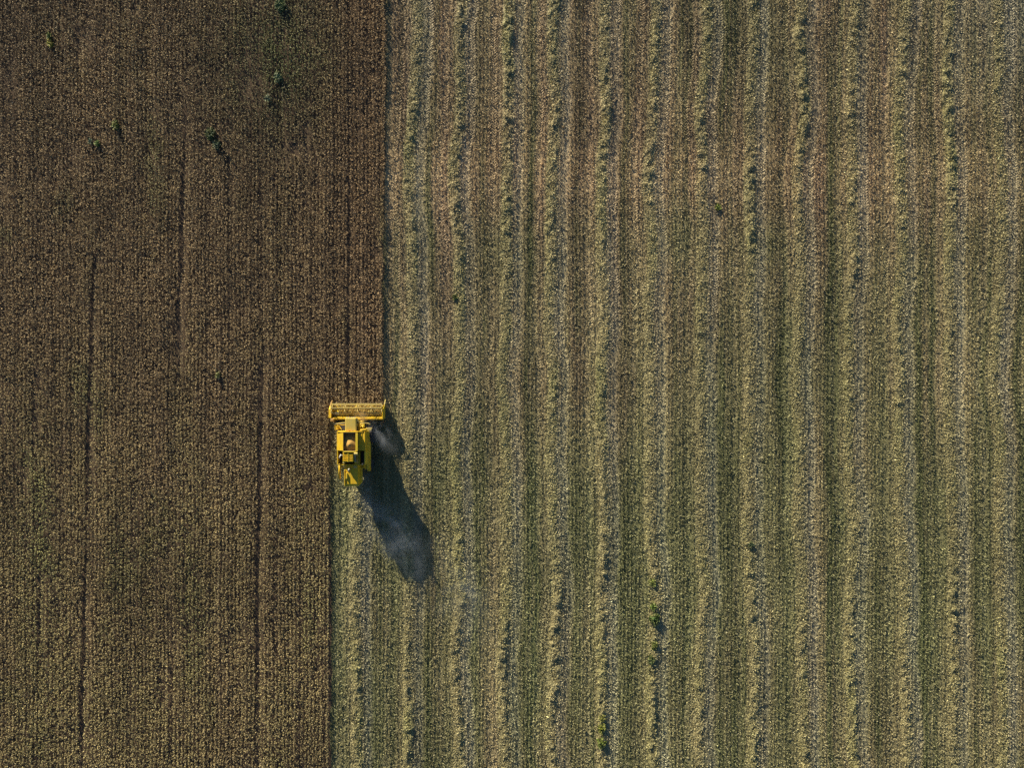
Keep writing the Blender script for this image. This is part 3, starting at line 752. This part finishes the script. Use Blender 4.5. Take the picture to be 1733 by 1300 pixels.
MB().box(hx1 - 0.42, hx1 - 0.12, yh1 - 0.28, yh1 - 0.06, 3.063, 3.12).build('hood_hatch', PALE, hood, 0.02)
MB().box(hx0 + 0.45, hx0 + 0.62, yh1 - 0.45, yh1 - 0.15, 3.063, 3.22).build('hood_box', YELLOW, hood, 0.02)
MB().tube([(hx0 + 0.72, yh1 - 0.2, 3.06), (hx0 + 0.72, yh1 - 0.2, 3.32)], 0.035, 6).build('hood_post', YELLOW, hood)
for x in (hx0 + 0.1, hx1 - 0.25):
    MB().box(x, x + 0.16, yh0 - 0.03, yh0 + 0.03, 2.15, 2.3).build('tail_light', AMBER, hood, 0.01)
# rear right bracket area
MB().tube([(XR - 0.12, ye0 + 0.1, 3.2), (XR - 0.12, ye0 + 0.1, 3.78)], 0.07, 8).build('shadow_spike_tube', DARK, A)  # added tube, there to give the far end of the shadow a spike
MB().box(hx1 + 0.06, XR - 0.05, yPanB + 0.3, yEngB - 0.11, 1.2, 1.7).build('rear_axle_cover', YELLOW2, A, 0.03)
MB().tube([(XR - .25, yPanB + 0.25, 1.75), (XR - .25, yEngB - 0.1, 2.5)], 0.05, 8).build('rear_brace', YELLOW, A)
# unloading auger folded back along the left side
ux = L3(574.2, 800, 2.4)
MB().tube([(ux.x + 0.02, ye0 + 0.25, 2.28), (ux.x, L3(574, 811, 2.4).y, 2.28)], 0.12, 14).build('unloading_auger', YELLOW, A, smooth=True)
MB().tube([(ux.x, ye0 - 0.3, 2.2), (hx0 - .0, ye0 - 0.45, 2.35)], 0.045, 6).build('auger_bracket', YELLOW, A)
MB().tube([(XL + .2, ye0 - 0.06, 3.1), (hx0 + .02, ye0 - 0.42, 2.75)], 0.04, 6).build('handrail', YELLOW, A)

# --- cab ------------------------------------------------------------------
cz = 3.38
cx0 = L3(583.2, 719, cz).x; cx1 = L3(603.0, 719, cz).x; cyF = L3(592, 707.0, cz).y; cyB = L3(592, 730.3, cz).y
cb = MB(); cb.box(cx0 + 0.06, cx1 + 0.02, cyB + 0.02, cyF - 0.22, 1.75, 2.35)
cab = cb.build('cab', YELLOW, A, 0.04)
MB().hull8([(cx0 + .08, cyB + .05, 2.353), (cx1 - .0, cyB + .05, 2.353), (cx1 - .0, cyF - .26, 2.353), (cx0 + .08, cyF - .26, 2.353),
            (cx0 + .10, cyB + .05, 3.2), (cx1 - .08, cyB + .05, 3.2), (cx1 - .08, cyF - .12, 3.2), (cx0 + .10, cyF - .12, 3.2)]).build('cab_glass', GLASS, cab)
for x in (cx0 + .07, cx1 - .09):
    for y in (cyB + .04, cyF - .2):
        MB().tube([(x, y, 2.34), (x, y, 3.22)], 0.045, 6).build('cab_post', DARK, cab)
rf = MB(); dz = 0.13
xm0, xm1 = cx0 + 0.07, cx1 - 0.10
rf.hull8([(cx0, cyB, cz - dz - .1), (cx1 + .03, cyB, cz - dz - .1), (cx1 + .03, cyF, cz - dz - .1), (cx0, cyF, cz - dz - .1),
          (cx0 + .05, cyB + .02, cz - 0.02), (cx1 - .02, cyB + .02, cz), (cx1 - .05, cyF - .06, cz - .02), (cx0 + .08, cyF - .06, cz - .05)])
roof = rf.build('cab_roof', ROOF, cab, 0.06)
MB().box(cx0 + .25, cx1 - .35, cyB - 0.02, cyB + 0.12, cz - 0.02, cz + 0.06).build('roof_vent', ORANGE, roof, 0.02)
MB().tube([(cx0 + .50, cyB + 0.06, cz + .05), (cx0 + .50, cyB + 0.06, cz + 0.2)], 0.06, 10).build('beacon', AMBER, roof)
for x in np.linspace(cx0 + .2, cx1 - .2, 4):
    MB().box(x - .07, x + .07, cyF + .003, cyF + .05, cz - .22, cz - .11).build('work_light', WHITE, roof)
# mirrors on arms
r0 = L3(603.5, 711, 3.0); r1 = L3(610.5, 716.3, 2.9); r2 = L3(621, 716.4, 2.8); r3 = L3(626, 719.0, 2.7)
ma = MB(); ma.tube([r0, r1, r2], 0.035, 6); arm = ma.build('mirror_arm', PALE, A)
MB().tube([r2, (r2 + r3) / 2 + Vector((0.02, 0.02, 0)), r3], 0.07, 8).build('mirror', PALE, arm)
l0 = L3(584, 715.5, 3.0); l1 = L3(576, 716.2, 2.9); l2 = L3(568, 717.8, 2.75)
ma = MB(); ma.tube([l0, l1, l2], 0.045, 6); arm = ma.build('mirror_arm', PALE, A)
MB().box(l2.x - .1, l2.x + .12, l2.y - .05, l2.y + .03, 2.45, 2.85).build('mirror', DARK, arm, 0.02)
# platform, ladder and rails left of the cab
pz = 1.85
p0 = L3(569.5, 731, pz).x; p1 = L3(584, 731, pz).x; q0 = L3(576, 731, pz).y; q1 = L3(576, 717.5, pz).y
MB().box(p0 + .05, cx0 + 0.05, yFront + 0.08, q1, 1.7, pz).build('platform', DARK, A, 0.02)
for pts in ([(p0 + .1, q1 - .05, pz), (p0 + .1, q1 - .05, 2.75), (p0 + .1, yFront + .15, 2.75), (p0 + .1, yFront + .15, pz)],
            [(p0 + .1, q1 - .05, 2.3), (p0 + .1, yFront + .15, 2.3)],
            [(p0 + .45, q1 - .1, 2.72), (p0 + .75, yFront + .2, 2.9)],
            [(p0 + .1, q1 - .05, 2.75), (cx0 - .05, q1 - .05, 2.75)]):
    MB().tube(pts, 0.035, 6).build('handrail', YELLOW, A)
MB().box(p0 + .12, p0 + .34, yFront + .12, q1 - .12, pz + .003, 2.35).build('battery_box', YELLOW, A, 0.03)
la = MB()
for yy in (q1 - .1, q1 - .5): la.tube([(p0 + .02, yy, 1.8), (p0 - .25, yy, 0.5)], 0.03, 6)
for q in range(5): la.box(p0 - .25 + .055 * q - .08, p0 - .25 + .055 * q + .1, q1 - .5, q1 - .1, 0.5 + .28 * q, 0.53 + .28 * q)
la.build('ladder', YELLOW2, A)
# right of the cab: service platform, upright tube and step plate
MB().box(cx1 + .06, L3(617, 725, pz).x, yFront + 0.08, L3(612, 718, pz).y, 1.7, 1.85).build('platform', YELLOW2, A, 0.02)
up = L3(613.8, 724, 2.4)
MB().tube([(up.x, yFront + .12, 2.45), (up.x, L3(613, 719.5, 2.4).y, 2.42)], 0.13, 12).build('hydraulic_tank', YELLOW, A, smooth=True)
s0 = L3(624, 726, 2.4)
st = MB(); st.hull8([(s0.x - .35, s0.y - .10, 2.3), (s0.x + .22, s0.y - .22, 2.3), (s0.x + .34, s0.y + .10, 2.3), (s0.x - .28, s0.y + .12, 2.3),
                     (s0.x - .35, s0.y - .10, 2.36), (s0.x + .22, s0.y - .22, 2.36), (s0.x + .34, s0.y + .10, 2.36), (s0.x - .28, s0.y + .12, 2.36)])
st.build('step_plate', PALE, A, 0.02)

# --- wheels
def wheel(x, y, r, w, out):
    prof = [(-w / 2, r * .55), (-w / 2, r * .88), (-w * .38, r * .97), (0, r), (w * .38, r * .97), (w / 2, r * .88), (w / 2, r * .55)]
    m = MB(); m.lathe(prof, (x, y, r), 32)
    n = 18
    for q in range(n):
        for sd in (-1, 1):
            a = 2 * math.pi * (q + (0.5 if sd > 0 else 0)) / n
            M = Matrix.Translation((x + sd * w * .22, y, r)) @ Matrix.Rotation(a, 4, 'X') @ Matrix.Translation((0, r * 0.99, 0)) @ Matrix.Rotation(sd * R(35), 4, 'Y')
            m.hull8([M @ Vector(p) for p in [(-w * .27, -.03, -.03), (w * .27, -.03, -.03), (w * .27, -.03, .03), (-w * .27, -.03, .03), (-w * .27, .035, -.025), (w * .27, .035, -.025), (w * .27, .035, .025), (-w * .27, .035, .025)]])
    ty = m.build('wheel', RUBBER, A)
    m = MB(); m.lathe([(out * (w / 2 - .04), r * .55), (out * (w / 2 + .0), r * .56), (out * (w / 2 - .05), r * .45), (out * (w / 2 - .12), r * .2), (out * (w / 2 - .02), r * .18), (out * (w / 2 - .02), 0.02)], (x, y, r), 28)
    m.build('rim', YELLOW, ty)
wfy = L3(630, 736, 0.9).y; wry = L3(630, 786, 0.55).y
xo = L3(632.3, 736, 0.9).x; xo2 = L3(630.8, 786, 0.55).x
wheel(xo - 0.26, wfy, 0.86, 0.52, 1); wheel(XL - 0.1 + 0.2, wfy, 0.86, 0.52, -1)
wheel(xo2 - 0.19, wry, 0.56, 0.38, 1); wheel(XL + 0.3, wry, 0.56, 0.38, -1)
ax = MB(); ax.tube([(XL + .3, wfy, .86), (xo - .4, wfy, .86)], 0.13, 10); ax.tube([(XL + .4, wry, .56), (xo2 - .3, wry, .56)], 0.09, 10)
ax.box(XL + .5, XR - .4, yEngB, yFront, 0.75, 0.947)
ax.build('axle', DARK, A)

# ---------------------------------------------------------------- grain heap in the tank
def build_grain():
    px, py, _ = L3(592.3, 752, 3.2); bm = bmesh.new()
    ax0, ax1, ay0, ay1 = x581 + .034, x602 + .016, yTankB + .004, yFront - .101
    nx = ny = 40; g = []
    for j in range(ny + 1):
        for i in range(nx + 1):
            x = ax0 + (ax1 - ax0) * i / nx; y = ay0 + (ay1 - ay0) * j / ny
            r = math.hypot(x - px, y - py)
            z = max(2.56, 3.60 - 0.43 * r) + 0.012 * math.sin(9 * x + 5 * y) * math.sin(7 * y)
            g.append(bm.verts.new((x, y, z)))
    for j in range(ny):
        for i in range(nx):
            a = j * (nx + 1) + i; bm.faces.new([g[a], g[a + 1], g[a + nx + 2], g[a + nx + 1]])
    me = bpy.data.meshes.new('grain_heap'); bm.to_mesh(me); bm.free(); me.materials.append(GRAIN)
    for p in me.polygons: p.use_smooth = True
    o = link('grain_heap', me); o.location = (BX, BY, 0)
    tag(o, 'orange brown heap of grain inside the open tank of the combine', 'grain heap')
build_grain()

# cut crop lying on the header floor and around the auger
def build_cut():
    n = 4000
    x = rng.uniform(xl + .75, xr - .05, n); y = yf - 0.15 - rng.beta(2.2, 1.7, n) * (yf - 0.15 - (yb + 0.12))
    x += BX; y += BY
    z = 0.30 + 0.32 * fbm(x, y, 0.6, 0.5, 301) + 0.30 * np.exp(-((y - BY - ya - 0.3) / 0.25) ** 2) + rng.uniform(-0.06, 0.1, n)
    T = np.array([0.46, 0.32, 0.09]) * np.exp(rng.normal(0, 0.4, n))[:, None]
    V = blades(np.stack([x, y, z], 1), rng.uniform(0, 6.28, n), rng.normal(0, 0.4, n), rng.normal(0, 0.6, n), rng.uniform(0.1, 0.26, n), rng.uniform(0.03, 0.07, n))
    o = link('cut_crop', mesh_from_quads('cut_crop', V, T, M_GOLD))
    tag(o, 'golden cut stems piled on the header of the combine', 'cut crop', kind='stuff')
build_cut()

# ---------------------------------------------------------------- dust
def dust(name, c, size, rot, dens, label, scale, rgb=(0.74, 0.77, 0.82), thr=(0.42, 0.75)):  # default colour tints grey dust with the blue skylight of the shade
    bm = bmesh.new(); bmesh.ops.create_icosphere(bm, subdivisions=3, radius=1.0)
    me = bpy.data.meshes.new(name); bm.to_mesh(me); bm.free()
    m = bpy.data.materials.new('dust_air'); m.use_nodes = True
    nt = m.node_tree; N = nt.nodes; L = nt.links
    N.remove(N['Principled BSDF'])
    pv = N.new('ShaderNodeVolumePrincipled'); pv.inputs['Color'].default_value = (*rgb, 1); pv.inputs['Anisotropy'].default_value = 0.1
    tc = N.new('ShaderNodeTexCoord')
    no = N.new('ShaderNodeTexNoise'); no.inputs['Scale'].default_value = scale; no.inputs['Detail'].default_value = 5; no.inputs['Roughness'].default_value = 0.6; no.inputs['Distortion'].default_value = 0.7
    ge = N.new('ShaderNodeNewGeometry')
    L.new(ge.outputs['Position'], no.inputs['Vector'])
    r1 = N.new('ShaderNodeMapRange'); r1.inputs[1].default_value = thr[0]; r1.inputs[2].default_value = thr[1]
    L.new(no.outputs['Fac'], r1.inputs[0])
    le = N.new('ShaderNodeVectorMath'); le.operation = 'LENGTH'; L.new(tc.outputs['Object'], le.inputs[0])
    r2 = N.new('ShaderNodeMapRange'); r2.inputs[1].default_value = 0.95; r2.inputs[2].default_value = 0.1; r2.inputs[3].default_value = 0; r2.inputs[4].default_value = 1
    L.new(le.outputs['Value'], r2.inputs[0])
    mu = N.new('ShaderNodeMath'); mu.operation = 'MULTIPLY'; L.new(r1.outputs[0], mu.inputs[0]); L.new(r2.outputs[0], mu.inputs[1])
    m2 = N.new('ShaderNodeMath'); m2.operation = 'MULTIPLY'; L.new(mu.outputs[0], m2.inputs[0]); m2.inputs[1].default_value = dens
    L.new(m2.outputs[0], pv.inputs['Density'])
    L.new(pv.outputs[0], N['Material Output'].inputs['Volume'])
    me.materials.append(m)
    o = link(name, me); o.location = c; o.scale = size; o.rotation_euler = (0, 0, rot)
    tag(o, label, 'dust', kind='stuff')
a_ = -(math.pi / 2 - SUN_AZ)
dust('dust_cloud', (gx(649), gy(737), 0.9), (2.8, 1.3, 0.9), R(-52), 0.95, 'grey dust wisps drifting in the shadow beside the front wheel', 0.55)
dust('dust_cloud', (gx(668), gy(895), 1.0), (6.2, 2.6, 1.0), R(-62), 0.75, 'thin grey dust, tinted blue for the shade, trailing over the long shadow behind the combine', 0.4)
dust('dust_cloud', (gx(622), gy(848), 0.9), (2.6, 1.0, 0.8), R(-50), 0.35, 'thin dust wisp at the upper left rim of the long shadow behind the straw hood', 0.6)
dust('dust_cloud', (gx(775), gy(985), 1.6), (8.0, 4.5, 1.5), R(-60), 0.10, 'faint pale dust haze drifting off to the right of the combine shadow', 0.25)
dust('dust_cloud', W(611, 706, 1.6), (0.9, 0.8, 0.55), 0, 1.6, 'golden dust puff rising over the feeder of the header', 1.2, rgb=(0.85, 0.66, 0.36), thr=(0.3, 0.7))

# ---------------------------------------------------------------- light, world, camera
sun = bpy.data.lights.new('sun', 'SUN'); sun.energy = 5.0; sun.angle = R(0.53); sun.color = (1.0, 0.92, 0.75)
so = bpy.data.objects.new('sun', sun); col.objects.link(so)
Ld = Vector((-math.sin(SUN_AZ) * math.cos(SUN_EL), math.cos(SUN_AZ) * math.cos(SUN_EL), math.sin(SUN_EL)))
so.rotation_euler = Ld.to_track_quat('Z', 'Y').to_euler(); so.location = (-20, 40, 30)

w = bpy.data.worlds.new('World'); scene.world = w; w.use_nodes = True
nt = w.node_tree; bg = nt.nodes['Background']
sky = nt.nodes.new('ShaderNodeTexSky'); sky.sky_type = 'NISHITA'; sky.sun_disc = False
sky.sun_elevation = SUN_EL; sky.sun_rotation = -SUN_AZ; sky.air_density = 0.7; sky.dust_density = 0.3; sky.ozone_density = 3.5
nt.links.new(sky.outputs[0], bg.inputs[0]); bg.inputs[1].default_value = 0.065

cam = bpy.data.cameras.new('camera'); cam.sensor_width = 36; cam.lens = 36 * H / (1733 * PX); cam.clip_end = 6000; cam.clip_start = 0.5
co = bpy.data.objects.new('camera', cam); col.objects.link(co); co.location = (0, 0, H)
scene.camera = co
scene.view_settings.view_transform = 'Standard'; scene.view_settings.look = 'None'
scene.view_settings.exposure = 0.8; scene.view_settings.gamma = 1.0
scene.cycles.use_denoising = False
scene.cycles.max_bounces = 5; scene.cycles.diffuse_bounces = 3; scene.cycles.volume_bounces = 1
scene.cycles.filter_width = 1.5
